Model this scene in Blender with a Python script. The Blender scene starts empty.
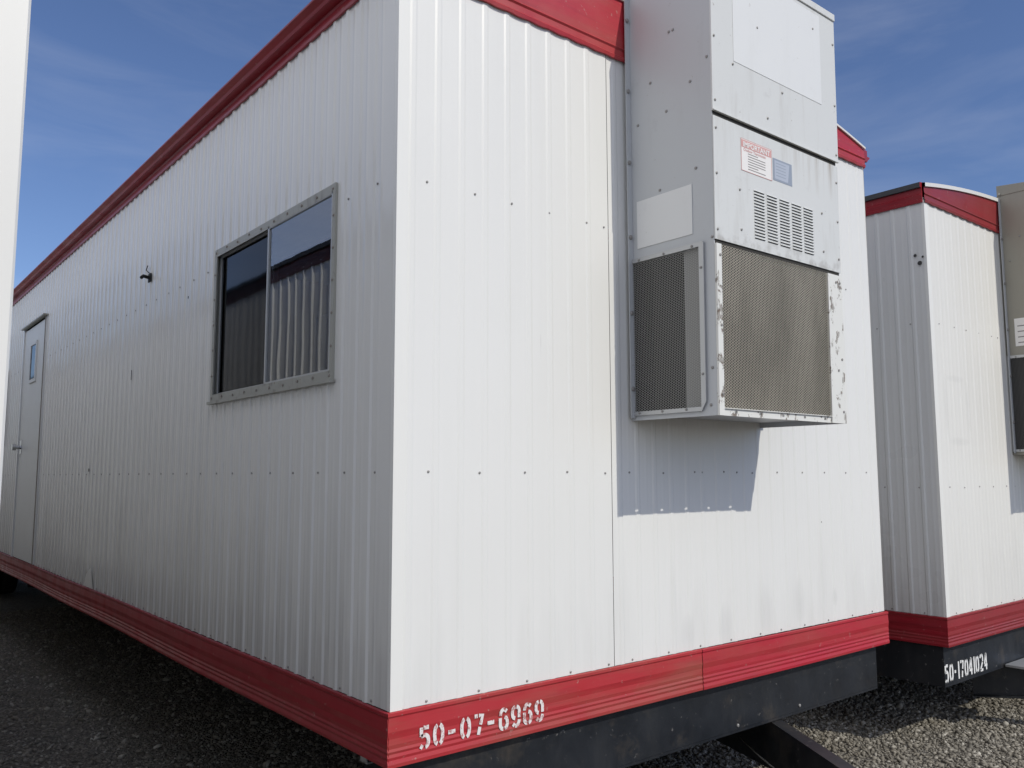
import bpy, bmesh, math, random
import numpy as np
from mathutils import Vector, Matrix
R = math.radians
random.seed(7)
SC = bpy.context.scene
COL = SC.collection

# ------------------------------------------------------------------ camera, sky, sun, exposure
H = 1.60                                   # camera height above the gravel
cam_d = bpy.data.cameras.new("camera"); cam = bpy.data.objects.new("camera", cam_d); COL.objects.link(cam)
SC.camera = cam
yaw, pitch, roll = 0.682299135, 0.107082503, -0.00209512
f = Vector((math.sin(yaw)*math.cos(pitch), math.cos(yaw)*math.cos(pitch), math.sin(pitch)))
r = Vector((math.cos(yaw), -math.sin(yaw), 0)); u = r.cross(f)
r2 = r*math.cos(roll) + u*math.sin(roll); u2 = -r*math.sin(roll) + u*math.cos(roll)
M = Matrix((r2, u2, -f)).transposed().to_4x4()
M.translation = Vector((-1.43868729, -2.3857940, H))
cam.matrix_world = M
cam_d.sensor_width = 36; cam_d.lens = 847.136/1024*36
cam_d.clip_start = 0.05; cam_d.clip_end = 3000

SUN_DIR = Vector((0.094, -0.440, 0.388)).normalized()      # towards the sun
w = bpy.data.worlds.new("World"); SC.world = w; w.use_nodes = True
nt = w.node_tree; nt.nodes.clear()
N = nt.nodes.new; LK = nt.links.new
out = N('ShaderNodeOutputWorld'); bg = N('ShaderNodeBackground'); sky = N('ShaderNodeTexSky')
sky.sky_type = 'NISHITA'; sky.sun_disc = False
sky.sun_elevation = math.asin(SUN_DIR.z); sky.sun_rotation = math.atan2(SUN_DIR.x, SUN_DIR.y)
sky.air_density = 1.0; sky.dust_density = 0.8; sky.ozone_density = 2.2; sky.altitude = 300
tc = N('ShaderNodeTexCoord'); mp = N('ShaderNodeMapping'); mp.inputs['Scale'].default_value = (1.5, 1.5, 7.5)
mp.inputs['Rotation'].default_value = (0.15, 0.1, 0.5)
no = N('ShaderNodeTexNoise'); no.inputs['Scale'].default_value = 2.2; no.inputs['Detail'].default_value = 7
no.inputs['Roughness'].default_value = 0.55; no.inputs['Distortion'].default_value = 0.6
cr = N('ShaderNodeMapRange'); cr.inputs['From Min'].default_value = 0.42; cr.inputs['From Max'].default_value = 0.78
cr.inputs['To Min'].default_value = 0; cr.inputs['To Max'].default_value = 0.10
# thin cirrus everywhere, plus a made-up bright veil, out of view, to lift the shade
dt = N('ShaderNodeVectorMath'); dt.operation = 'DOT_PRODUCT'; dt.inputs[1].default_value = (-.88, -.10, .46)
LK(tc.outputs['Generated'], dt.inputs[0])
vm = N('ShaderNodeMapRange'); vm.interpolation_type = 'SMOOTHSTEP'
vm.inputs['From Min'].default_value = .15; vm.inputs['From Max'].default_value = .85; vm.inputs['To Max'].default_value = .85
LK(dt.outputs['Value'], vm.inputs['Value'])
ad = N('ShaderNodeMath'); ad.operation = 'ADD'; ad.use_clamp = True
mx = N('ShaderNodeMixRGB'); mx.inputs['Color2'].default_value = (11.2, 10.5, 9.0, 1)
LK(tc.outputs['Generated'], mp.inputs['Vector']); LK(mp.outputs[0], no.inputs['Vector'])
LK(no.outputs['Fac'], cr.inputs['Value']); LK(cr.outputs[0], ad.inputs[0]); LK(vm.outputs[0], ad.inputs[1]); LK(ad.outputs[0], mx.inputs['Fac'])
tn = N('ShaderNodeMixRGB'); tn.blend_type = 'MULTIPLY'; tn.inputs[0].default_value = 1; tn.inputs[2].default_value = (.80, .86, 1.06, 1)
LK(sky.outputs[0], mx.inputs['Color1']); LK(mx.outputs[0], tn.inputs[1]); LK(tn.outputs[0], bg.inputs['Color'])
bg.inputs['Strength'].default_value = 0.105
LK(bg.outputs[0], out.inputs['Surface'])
sl = bpy.data.lights.new("sun", 'SUN'); sl.energy = 2.6; sl.angle = R(0.5); sl.color = (1.0, 0.955, 0.845)
so = bpy.data.objects.new("sun", sl); COL.objects.link(so)
so.rotation_euler = (-SUN_DIR).to_track_quat('-Z', 'Y').to_euler(); so.location = (0, -10, 20)
SC.view_settings.view_transform = 'Standard'; SC.view_settings.look = 'None'
SC.cycles.caustics_reflective = False; SC.cycles.caustics_refractive = False
SC.view_settings.exposure = 0.0; SC.view_settings.gamma = 1

# ------------------------------------------------------------------ materials
def mat(name, col, rough=0.5, metal=0.0, spec=0.5):
    m = bpy.data.materials.new(name); m.use_nodes = True
    b = m.node_tree.nodes['Principled BSDF']
    b.inputs['Base Color'].default_value = (*col, 1); b.inputs['Roughness'].default_value = rough
    b.inputs['Metallic'].default_value = metal; b.inputs['Specular IOR Level'].default_value = spec
    return m
class G:
    """tiny node helper"""
    def __init__(s, m): s.t = m.node_tree; s.b = s.t.nodes['Principled BSDF']; s._oc = None
    def n(s, k, **kw):
        x = s.t.nodes.new('ShaderNode'+k)
        for a, v in kw.items(): setattr(x, a, v)
        return x
    def l(s, a, b): s.t.links.new(a, b)
    def oc(s):
        if not s._oc: s._oc = s.n('TexCoord').outputs['Object']
        return s._oc
    def noise(s, scale, detail=4, rough=0.55, dist=0.0, vec=(1, 1, 1)):
        mp = s.n('Mapping'); mp.inputs['Scale'].default_value = vec; s.l(s.oc(), mp.inputs[0])
        x = s.n('TexNoise'); x.inputs['Scale'].default_value = scale; x.inputs['Detail'].default_value = detail
        x.inputs['Roughness'].default_value = rough; x.inputs['Distortion'].default_value = dist
        s.l(mp.outputs[0], x.inputs['Vector']); return x.outputs['Fac']
    def mr(s, v, a, b, c=0., d=1.):
        x = s.n('MapRange'); x.inputs[1].default_value = a; x.inputs[2].default_value = b
        x.inputs[3].default_value = c; x.inputs[4].default_value = d; s.l(v, x.inputs[0]); return x.outputs[0]
    def math(s, op, a, b=0.):
        x = s.n('Math', operation=op)
        for i, v in enumerate((a, b)):
            if isinstance(v, (int, float)): x.inputs[i].default_value = v
            else: s.l(v, x.inputs[i])
        return x.outputs[0]
    def mix(s, fac, a, b):
        x = s.n('MixRGB')
        for i, v in enumerate((fac, a, b)):
            if isinstance(v, (int, float)): x.inputs[i].default_value = v
            elif isinstance(v, tuple): x.inputs[i].default_value = (*v, 1)
            else: s.l(v, x.inputs[i])
        return x.outputs[0]
    def xyz(s):
        x = s.n('SeparateXYZ'); s.l(s.oc(), x.inputs[0]); return x.outputs
    def bump(s, h, strength=0.3, dist=0.01, nrm=None):
        x = s.n('Bump'); x.inputs['Strength'].default_value = strength; x.inputs['Distance'].default_value = dist
        s.l(h, x.inputs['Height'])
        if nrm is not None: s.l(nrm, x.inputs['Normal'])
        s.l(x.outputs[0], s.b.inputs['Normal']); return x.outputs[0]
    def set(s, k, v): s.l(v, s.b.inputs[k])

def siding_mat(name, base, dirt_top, dirt_amt, rough, cancan, smudges=None):
    """white painted ribbed steel: faint grime runs, oil-canning, road dirt thrown up from below"""
    m = mat(name, base, rough); g = G(m)
    run = g.noise(1.0, 3, .5, 0, (13, 13, .5))
    c = g.mix(g.mr(run, .55, .85, 0, .12), base, (base[0]*.72, base[1]*.72, base[2]*.70))
    big = g.noise(.9, 4, .55)
    c = g.mix(g.mr(big, .35, .75, 0, .20), c, (base[0]*.86, base[1]*.85, base[2]*.80))
    z = g.xyz()[2]
    up = g.noise(1.0, 4, .6, 0, (7, 7, .6))
    zz = g.math('ADD', z, g.mr(up, .3, .7, -.35, .35))
    d = g.mr(zz, .85, dirt_top, dirt_amt, 0)
    fine = g.mr(g.noise(1.0, 3, .6, 0, (19, 19, 1.1)), .35, .65, .35, 1)
    c = g.mix(g.math('MULTIPLY', d, fine), c, (.17, .16, .145))
    # sparse vertical rust/black scratches
    scr = g.mr(g.noise(1.0, 3, .5, 0, (60, 60, 2.2)), .765, .79, 0, .35)
    c = g.mix(scr, c, (.16, .15, .15))
    if smudges:
        xs = g.xyz(); tot = None
        for (sx, sz, sw, sh) in smudges:
            a = g.math('POWER', g.math('DIVIDE', g.math('SUBTRACT', xs[0], sx), sw), 2)
            b_ = g.math('POWER', g.math('DIVIDE', g.math('SUBTRACT', xs[2], sz), sh), 2)
            e = g.mr(g.math('ADD', a, b_), 0, 1, .12, 0)
            tot = e if tot is None else g.math('MAXIMUM', tot, e)
        c = g.mix(g.math('MULTIPLY', tot, g.mr(up, .3, .6, .5, 1)), c, (.25, .25, .26))
    g.set('Base Color', c)
    g.set('Roughness', g.mr(g.noise(1.5, 3), .3, .7, rough-.05, rough+.08))
    h = g.noise(1.0, 2, .45, .2, (1.6, 1.6, .7))
    nb = g.bump(h, cancan, .02)
    # drawn-sheet flutter between the ribs: long soft vertical waves
    g.bump(g.noise(1.0, 2, .5, 0, (8, 8, .55)), .45 if cancan < .5 else .2, .006, nb)
    
    return m
M_side = siding_mat("white_ribbed_steel_side", (.79, .79, .77), 1.5, .30, .13, .30)
M_end = siding_mat("white_ribbed_steel_end", (.785, .785, .77), 1.1, .07, .34, .5,
                   [(1.72, .93, .055, .12), (2.02, .96, .06, .14), (2.30, .99, .055, .13), (1.46, .93, .05, .09), (2.62, .98, .03, .05)])
M_side2 = siding_mat("white_ribbed_steel_neighbour", (.72, .725, .72), 1.3, .25, .30, .35)
M_end2 = siding_mat("white_ribbed_steel_neighbour_end", (.77, .765, .74), 1.1, .08, .38, .35,
                    [(.16, 2.02, .03, .22), (.46, 1.98, .025, .20), (.31, 1.80, .17, .03), (.30, 2.19, .15, .025)])

def red_mat(name, base, faded, amt, rough=.42):
    m = mat(name, base, rough); g = G(m)
    n1 = g.mr(g.noise(1.0, 5, .6, 0, (1.6, 1.6, 9)), .40, .62, 0, amt)
    c = g.mix(n1, base, faded)
    n2 = g.mr(g.noise(1.0, 4, .6, 0, (3, 3, 60)), .5, .75, 0, .45)
    c = g.mix(n2, c, (base[0]*.55, base[1]*.6, base[2]*.6))
    n3 = g.mr(g.noise(45, 3), .68, .74, 0, .5); c = g.mix(n3, c, (.42, .30, .26))
    g.set('Base Color', c)
    g.set('Roughness', g.mr(g.noise(8, 3), .3, .7, rough-.08, rough+.12))
    g.bump(g.noise(2.2, 2), .35, .012); return m
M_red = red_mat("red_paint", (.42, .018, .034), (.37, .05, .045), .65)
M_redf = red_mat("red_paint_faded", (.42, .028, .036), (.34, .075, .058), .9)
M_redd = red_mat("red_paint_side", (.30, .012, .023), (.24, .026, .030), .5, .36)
M_redn = red_mat("red_paint_neighbour", (.27, .018, .024), (.22, .030, .030), .6)

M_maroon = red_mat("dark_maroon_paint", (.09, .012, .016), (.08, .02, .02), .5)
def black_mat():
    m = mat("black_chassis_paint", (.020, .021, .023), .42); g = G(m)
    c = g.mix(g.mr(g.noise(1.0, 5, .65, 0, (9, 9, 2)), .5, .85, 0, .4), (.012, .014, .018), (.045, .045, .045))
    c = g.mix(g.mr(g.noise(30, 4, .7), .64, .70, 0, .6), c, (.20, .19, .18))
    c = g.mix(g.mr(g.noise(4, 5, .7), .55, .72, 0, .5), c, (.085, .07, .055))
    g.set('Base Color', c); g.set('Roughness', g.mr(g.noise(7, 4), .3, .7, .35, .62)); return m
M_black = black_mat()
M_under = mat("underside_board", (.018, .017, .016), .9)
M_scr = mat("screw_metal", (.30, .29, .28), .5, .3)
M_seam = mat("dark_seam", (.05, .05, .05), .7)
M_stripw = mat("white_drip_edge", (.72, .71, .68), .4)
M_roof = mat("dark_roof_and_eave_shade", (.05, .052, .058), .7)
M_corner = mat("white_corner_trim", (.80, .80, .775), .35)
M_paintw = mat("stencil_paint", (.74, .70, .68), .6)
def stencil_mat():
    g = G(M_paintw)
    n = g.mr(g.noise(60, 4, .7), .51, .60, 0, .8)
    g.set('Base Color', g.mix(n, (.78, .74, .73), (.40, .13, .12)))
stencil_mat()
M_paintw2 = mat("stencil_paint_clean", (.78, .78, .77), .6)
def ac_mat(name, base, stain, amt):
    m = mat(name, base, .42); g = G(m)
    c = g.mix(g.mr(g.noise(1.0, 5, .65, 0, (14, 14, 2.2)), .55, .82, 0, amt), base, stain)
    c = g.mix(g.mr(g.noise(9, 5, .7), .60, .78, 0, amt*.8), c, (stain[0]*.8, stain[1]*.8, stain[2]*.85))
    c = g.mix(g.mr(g.noise(38, 3, .6), .70, .75, 0, amt), c, (.20, .15, .10))
    g.set('Base Color', c); g.bump(g.noise(3.0, 2), .25, .01); return m
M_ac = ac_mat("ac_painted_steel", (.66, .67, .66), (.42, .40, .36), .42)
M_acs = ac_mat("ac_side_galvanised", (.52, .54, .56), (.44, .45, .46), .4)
M_acp = ac_mat("ac_newer_white_paint", (.74, .75, .75), (.62, .62, .60), .25)
def peel_mat():
    m = mat("peeling_white_frame", (.7, .7, .67), .5); g = G(m)
    n = g.mr(g.noise(16, 6, .75, .4, (1, 1, .55)), .56, .585, 0, 1)
    rust = g.mix(g.mr(g.noise(45, 4), .42, .6), (.36, .34, .31), (.15, .11, .08))
    g.set('Base Color', g.mix(n, (.74, .74, .71), rust)); g.bump(n, .5, .0015); return m
M_peel = peel_mat()
M_beige = ac_mat("ac_beige_paint", (.30, .285, .24), (.22, .20, .16), .3)
M_gal = mat("galvanised_edge", (.48, .49, .50), .35, .5)
M_slot = mat("louvre_slot", (.06, .06, .06), .7)
M_plate = mat("coil_end_steel", (.40, .40, .39), .5)
M_gap = mat("dark_gap", (.03, .028, .024), .8)
def perf_mat(name, col, axes, pitch, rad, dust=None):
    m = mat(name, col, .55, .25); g = G(m); s = g.xyz()
    uu, vv = s[axes[0]], s[axes[1]]
    # staggered round holes: two interleaved rectangular lattices
    ds = []
    for off in (0., .5):
        a = g.math('SUBTRACT', g.math('FRACT', g.math('ADD', g.math('DIVIDE', uu, pitch*1.732), off)), .5)
        b = g.math('SUBTRACT', g.math('FRACT', g.math('ADD', g.math('DIVIDE', vv, pitch), off)), .5)
        a = g.math('MULTIPLY', a, 1.732)
        ds.append(g.math('SQRT', g.math('ADD', g.math('MULTIPLY', a, a), g.math('MULTIPLY', b, b))))
    d = g.math('MINIMUM', ds[0], ds[1])
    hole = g.math('LESS_THAN', d, rad)
    if dust: g.set('Base Color', g.mix(g.mr(g.noise(1., 5, .65, 0, (5, 5, 2)), .35, .7), col, dust))
    tr = g.n('BsdfTransparent'); ms = g.n('MixShader'); o = g.t.nodes['Material Output']
    g.l(hole, ms.inputs[0]); g.l(g.b.outputs[0], ms.inputs[1]); g.l(tr.outputs[0], ms.inputs[2]); g.l(ms.outputs[0], o.inputs[0])
    return m
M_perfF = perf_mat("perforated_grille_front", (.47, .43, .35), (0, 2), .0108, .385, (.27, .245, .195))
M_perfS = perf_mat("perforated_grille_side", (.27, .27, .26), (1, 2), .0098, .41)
M_perfB = perf_mat("perforated_grille_dark", (.10, .10, .10), (1, 2), .0095, .38)
def coil_mat(name, a, b_):
    m = mat(name, a, .7); g = G(m); s = g.xyz()
    fr = g.math('FRACT', g.math('DIVIDE', s[2], .0265))
    row = g.mr(g.math('ABSOLUTE', g.math('SUBTRACT', fr, .5)), .1, .5)
    c = g.mix(g.mr(g.noise(4, 5, .65), .35, .7), a, b_)
    c = g.mix(g.math('MULTIPLY', row, .35), c, (a[0]*.4, a[1]*.4, a[2]*.4))
    g.set('Base Color', c); return m
M_coil = coil_mat("condenser_coil", (.09, .082, .066), (.045, .042, .034))
M_dark = mat("dark_cavity", (.012, .012, .012), .8)
M_frame = ac_mat("weathered_aluminium", (.38, .38, .34), (.13, .10, .07), 1.0)
M_frame2 = mat("sash_aluminium", (.50, .51, .51), .35, .35)
def glass_mat(name, tint, fres, rough=.004, wave=.04):
    m = mat(name, (0, 0, 0)); g = G(m); t = g.t
    tr = g.n('BsdfTransparent'); tr.inputs[0].default_value = (*tint, 1)
    gl = g.n('BsdfGlossy'); gl.inputs[1].default_value = rough; gl.inputs[0].default_value = (.95, .97, 1, 1)
    fr = g.n('Fresnel'); fr.inputs[0].default_value = fres
    ms = g.n('MixShader'); g.l(fr.outputs[0], ms.inputs[0]); g.l(tr.outputs[0], ms.inputs[1]); g.l(gl.outputs[0], ms.inputs[2])
    bp = g.n('Bump'); bp.inputs['Strength'].default_value = wave; bp.inputs['Distance'].default_value = .01
    g.l(g.noise(4.5, 1, .4, 0, (1, 1, .6)), bp.inputs['Height']); g.l(bp.outputs[0], gl.inputs['Normal'])
    g.l(ms.outputs[0], t.nodes['Material Output'].inputs[0]); return m
M_glass = glass_mat("window_glass", (.90, .92, .92), 2.7)
M_screen = glass_mat("window_glass_behind_screen", (.16, .18, .20), 1.26, .05)
M_inside = mat("dim_room_wall", (.10, .105, .11), .9)
M_skystrip = mat("reflected_sky_white", (.86, .87, .86), .5)
M_curtain = mat("pale_curtain", (.30, .31, .32), .9)
M_door = ac_mat("door_paint", (.70, .71, .70), (.50, .50, .48), .25)
M_jamb = ac_mat("rusty_jamb", (.30, .27, .24), (.14, .09, .06), .9)
M_knob = mat("steel_knob", (.5, .5, .5), .25, 1)
M_tyre = mat("tyre_rubber", (.02, .02, .02), .8)
M_rim = mat("wheel_rim", (.09, .09, .085), .6, .2)
M_cable = mat("grey_cable", (.34, .33, .30), .5)
M_stw = mat("sticker_white", (.82, .80, .78), .5)
M_str = mat("sticker_red_print", (.66, .36, .34), .5)
M_stk = mat("sticker_grey_print", (.26, .24, .24), .6)
M_stb = mat("sticker_faded_blue", (.30, .34, .41), .4)
M_stb2 = mat("sticker_pale_blue", (.45, .49, .57), .4)
M_ghost = mat("glue_ghost", (.775, .768, .74), .5)

# ------------------------------------------------------------------ mesh helpers
class MB:
    def __init__(s): s.v = []; s.f = []; s.m = []; s.mats = []
    def mi(s, m):
        if m not in s.mats: s.mats.append(m)
        return s.mats.index(m)
    def quad(s, pts, m):
        k = len(s.v); s.v += [tuple(p) for p in pts]; s.f.append(tuple(range(k, k+len(pts)))); s.m.append(s.mi(m))
    def box(s, a, b, m, skip=()):
        x0, y0, z0 = a; x1, y1, z1 = b
        k = len(s.v); s.v += [(x0,y0,z0),(x1,y0,z0),(x1,y1,z0),(x0,y1,z0),(x0,y0,z1),(x1,y0,z1),(x1,y1,z1),(x0,y1,z1)]
        fs = {'-z':(0,3,2,1),'+z':(4,5,6,7),'-y':(0,1,5,4),'+x':(1,2,6,5),'+y':(2,3,7,6),'-x':(3,0,4,7)}
        for n_, q in fs.items():
            if n_ in skip: continue
            s.f.append(tuple(k+i for i in q)); s.m.append(s.mi(m))
    def grid(s, rows, m):
        """rows: list of equal-length point lists"""
        k = len(s.v); n_ = len(rows[0])
        for r_ in rows: s.v += [tuple(p) for p in r_]
        for i in range(len(rows)-1):
            for j in range(n_-1):
                s.f.append((k+i*n_+j, k+i*n_+j+1, k+(i+1)*n_+j+1, k+(i+1)*n_+j)); s.m.append(s.mi(m))
    def disc(s, c, nrm, rad, m, th=.003, seg=8):
        """small pan head screw"""
        nrm = Vector(nrm).normalized(); a = nrm.orthogonal().normalized(); b_ = nrm.cross(a); c = Vector(c)
        k = len(s.v)
        for t_, rr in ((0, rad), (th*.7, rad*.95), (th, rad*.55)):
            for i in range(seg):
                an = 2*math.pi*i/seg
                s.v.append(tuple(c+nrm*t_+a*(rr*math.cos(an))+b_*(rr*math.sin(an))))
        for L in range(2):
            for i in range(seg):
                j = (i+1) % seg
                s.f.append((k+L*seg+i, k+L*seg+j, k+(L+1)*seg+j, k+(L+1)*seg+i)); s.m.append(s.mi(m))
        s.f.append(tuple(k+2*seg+i for i in range(seg))); s.m.append(s.mi(m))
    def tube(s, pts, rad, m, seg=10):
        pts = [Vector(p) for p in pts]; k = len(s.v); prev = None
        for i, p in enumerate(pts):
            d = (pts[min(i+1, len(pts)-1)]-pts[max(i-1, 0)]).normalized()
            a = d.orthogonal().normalized() if prev is None else (prev - d*prev.dot(d)).normalized()
            prev = a; b_ = d.cross(a)
            for q in range(seg):
                an = 2*math.pi*q/seg; s.v.append(tuple(p+a*rad*math.cos(an)+b_*rad*math.sin(an)))
        for i in range(len(pts)-1):
            for q in range(seg):
                j = (q+1) % seg
                s.f.append((k+i*seg+q, k+i*seg+j, k+(i+1)*seg+j, k+(i+1)*seg+q)); s.m.append(s.mi(m))
        s.f.append(tuple(k+q for q in range(seg))[::-1]); s.m.append(s.mi(m))
        e = k+(len(pts)-1)*seg; s.f.append(tuple(e+q for q in range(seg))); s.m.append(s.mi(m))
    def build(s, name, parent=None, smooth=False, bevel=0, loc=None, bakeloc=True):
        me = bpy.data.meshes.new(name); me.from_pydata(s.v, [], s.f)
        for m in s.mats: me.materials.append(m)
        me.polygons.foreach_set('material_index', s.m)
        if smooth: me.polygons.foreach_set('use_smooth', [True]*len(s.f))
        me.update()
        o = bpy.data.objects.new(name, me); COL.objects.link(o)
        if parent: o.parent = parent
        if loc is not None: o.location = loc
        if bevel:
            b = o.modifiers.new('bevel', 'BEVEL'); b.width = bevel; b.segments = 2; b.limit_method = 'ANGLE'
        return o
def split_build(mb, names, parent=None, bevel=0):
    """one object per connected piece; names(piece_faces_index) -> name"""
    par = list(range(len(mb.v)))
    def fd(a):
        while par[a] != a: par[a] = par[par[a]]; a = par[a]
        return a
    for fa in mb.f:
        for q in fa[1:]: par[fd(q)] = fd(fa[0])
    comp = {}
    for i, fa in enumerate(mb.f): comp.setdefault(fd(fa[0]), []).append(i)
    out = []
    for k, fl in comp.items():
        m2 = MB(); mp = {}
        for i in fl:
            q = []
            for vi in mb.f[i]:
                if vi not in mp: mp[vi] = len(m2.v); m2.v.append(mb.v[vi])
                q.append(mp[vi])
            m2.f.append(tuple(q)); m2.m.append(m2.mi(mb.mats[mb.m[i]]))
        nm = names if isinstance(names, str) else (names[1] if len(fl) > 12 else names[0])
        out.append(m2.build(nm, parent, bevel=bevel))
    return out
def empty(name, loc, label, cat, group=None):
    o = bpy.data.objects.new(name, None); COL.objects.link(o); o.location = loc
    o['label'] = label; o['category'] = cat
    if group: o['group'] = group
    o.empty_display_size = .2
    return o
def bar(name, a, b, m, parent=None, bevel=.001, **k):
    mb = MB(); mb.box(a, b, m, **k); return mb.build(name, parent, bevel=bevel)

# ------------------------------------------------------------------ stencil lettering
def arc(cx, cy, rx, ry, a0, a1, n_=12, p=2.4):
    o = []
    for i in range(n_+1):
        a = R(a0+(a1-a0)*i/n_); c_, s_ = math.cos(a), math.sin(a)
        o.append((cx+rx*math.copysign(abs(c_)**(2/p), c_), cy+ry*math.copysign(abs(s_)**(2/p), s_)))
    return o
A_ = 14                                                 # half angle of a stencil bridge
GL = {
 '0': [arc(.5,.5,.38,.42,90+A_,270-A_), arc(.5,.5,.38,.42,-90+A_,90-A_)],
 '5': [[(.40,.93),(.88,.93)], [(.20,.96),(.18,.56)], [(.18,.56),(.42,.60)]+arc(.42,.34,.44,.27,85,-75), [(.32,.075),(.10,.16)]],
 '7': [[(.08,.92),(.42,.92)], [(.54,.92),(.92,.92),(.76,.62),(.68,.50)], [(.62,.40),(.48,.05)]],
 '6': [arc(.52,.55,.40,.40,85,165), [(.13,.58)]+arc(.50,.32,.37,.27,175,265), arc(.50,.32,.38,.27,-78,82), [(.64,.93),(.82,.84)]],
 '9': [arc(.50,.68,.38,.27,98,262), arc(.48,.45,.40,.40,-95,-15), [(.87,.42)]+arc(.50,.68,.37,.27,-5,80), [(.36,.07),(.18,.16)]],
 '-': [[(.10,.48),(.80,.48)]],
 '1': [[(.5,.02),(.5,.98)]],
 '4': [[(.62,.98),(.08,.36)], [(.06,.30),(.95,.30)], [(.68,.96),(.68,.40)], [(.68,.22),(.68,.02)]],
 '2': [arc(.48,.70,.38,.24,165,100), arc(.48,.70,.40,.24,80,-30), [(.80,.52),(.14,.10)], [(.10,.08),(.92,.08)]],
}
def glyph(mb, ch, x, z, gw, gh, t, y, m):
    for st in GL[ch]:
        P = [Vector((x+p[0]*gw, z+p[1]*gh)) for p in st]
        Lr, Rr = [], []
        for i, p in enumerate(P):
            d = (P[min(i+1, len(P)-1)]-P[max(i-1, 0)]).normalized(); nrm = Vector((-d.y, d.x))*t/2
            Lr.append((p.x+nrm.x, y, p.y+nrm.y)); Rr.append((p.x-nrm.x, y, p.y-nrm.y))
        mb.grid([Rr, Lr], m)
def lettering(txt, x0, z0, adv, gw, gh, t, y, m, parent, slope=0., narrow=()):
    mb = MB(); x = x0
    for i, ch in enumerate(txt):
        a = adv*(.62 if ch in narrow else 1)
        glyph(mb, ch, x, z0+slope*(x-x0), gw*(.62 if ch in narrow else 1), gh, t, y, m); x += a
    return mb.build('stencil_number', parent)

# ------------------------------------------------------------------ siding
PITCH = .1042
def rib_profile(length, depth=.0055, start=.05, PITCH=PITCH, minor=.22):
    """(u, out) points of a ribbed steel sheet"""
    P = [(0, 0)]; x = start
    while x + PITCH*.5 < length:
        P += [(x-.017, 0), (x-.0085, depth), (x+.006, depth), (x+.0145, 0)]
        q = x+PITCH*.5
        if q+.01 < length: P += [(q-.012, 0), (q, depth*minor), (q+.012, 0)]
        x += PITCH
    P.append((length, 0)); return P
def siding(name, fn, length, z0, z1, m, parent, holes=(), screws=(), start=.05, depth=.0055, sm=M_scr, pitch=PITCH, minor=.22):
    """fn(u, out) -> (x, y); ribbed sheet with rectangular openings, screw heads in rows"""
    mb = MB(); P = rib_profile(length, depth, start, pitch, minor)
    cuts = sorted({c for h in holes for c in (h[0], h[1])})
    for c in cuts:
        for i in range(len(P)-1):
            if P[i][0] < c < P[i+1][0]:
                t = (c-P[i][0])/(P[i+1][0]-P[i][0]); P.insert(i+1, (c, P[i][1]+t*(P[i+1][1]-P[i][1]))); break
    for i in range(len(P)-1):
        (u0, o0), (u1, o1) = P[i], P[i+1]; um = (u0+u1)/2
        segs = [(z0, z1)]
        for (a, b, c, d) in holes:
            if a < um < b: segs = [s_ for q in segs for s_ in ((q[0], min(q[1], c)), (max(q[0], d), q[1])) if s_[1]-s_[0] > 1e-4]
        for (a, b) in segs:
            p0 = fn(u0, o0); p1 = fn(u1, o1)
            mb.quad([(*p0, a), (*p1, a), (*p1, b), (*p0, b)], m)
    for (u_, z_) in screws:
        o_ = 0
        p = fn(u_, .0005); q = fn(u_, 1.0005); nrm = (q[0]-p[0], q[1]-p[1], 0)
        mb.disc((*p, z_), nrm, .0044, sm, .0035)
    return mb.build(name, parent)

BANDP = [(0,.004),(-.003,.0125),(-.012,.0130),(-.018,.0095),(-.032,.0105),(-.060,.0125),(-.082,.0095),(-.100,.0110),(-.112,.0095),
         (-.120,.0120),(-.128,.0095),(-.137,.0122),(-.146,.0100),(-.158,.0135),(-.169,.0125),(-.172,.0)]
def dent(u_, k):
    return .004*math.sin(u_*1.7+k)*math.sin(u_*.61+2*k)
def strip(name, fn, length, prof, z0, m, parent, du=.12, wob=.0, u0=0.0, smooth=False):
    rows = []; n_ = max(2, int((length-u0)/du))
    for (dz, o_) in prof[::-1]:
        rows.append([(*fn(u0+(length-u0)*i/n_, o_+wob*abs(dz)*6*dent(u0+(length-u0)*i/n_, 1.3)), z0+dz+wob*dent(u0+(length-u0)*i/n_, .4)) for i in range(n_+1)])
    mb = MB(); mb.grid(rows, m); return mb.build(name, parent, smooth=smooth)

def make_wheel(parent, x, y, rad, side):
    mb = MB(); seg = 28; w_ = .19
    prof = [(-w_/2, rad*.58), (-w_/2-.005, rad*.72), (-w_/2, rad*.92), (-w_/2+.025, rad), (w_/2-.025, rad), (w_/2, rad*.92), (w_/2+.005, rad*.72), (w_/2, rad*.58)]
    rows = [[(x+o, y+rr*math.cos(2*math.pi*i/seg), rad+rr*math.sin(2*math.pi*i/seg)) for i in range(seg+1)] for o, rr in prof]
    mb.grid(rows, M_tyre); t_ = mb.build('wheel', parent, smooth=True)
    mb = MB(); prof = [(side*.09, rad*.58), (side*.06, rad*.52), (side*.01, rad*.45), (side*.02, rad*.22), (side*.06, rad*.18), (side*.06, 0.001)]
    rows = [[(x+o, y+rr*math.cos(2*math.pi*i/seg), rad+rr*math.sin(2*math.pi*i/seg)) for i in range(seg+1)] for o, rr in prof]
    mb.grid(rows, M_rim); mb.build('rim', t_, smooth=True)

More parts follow.
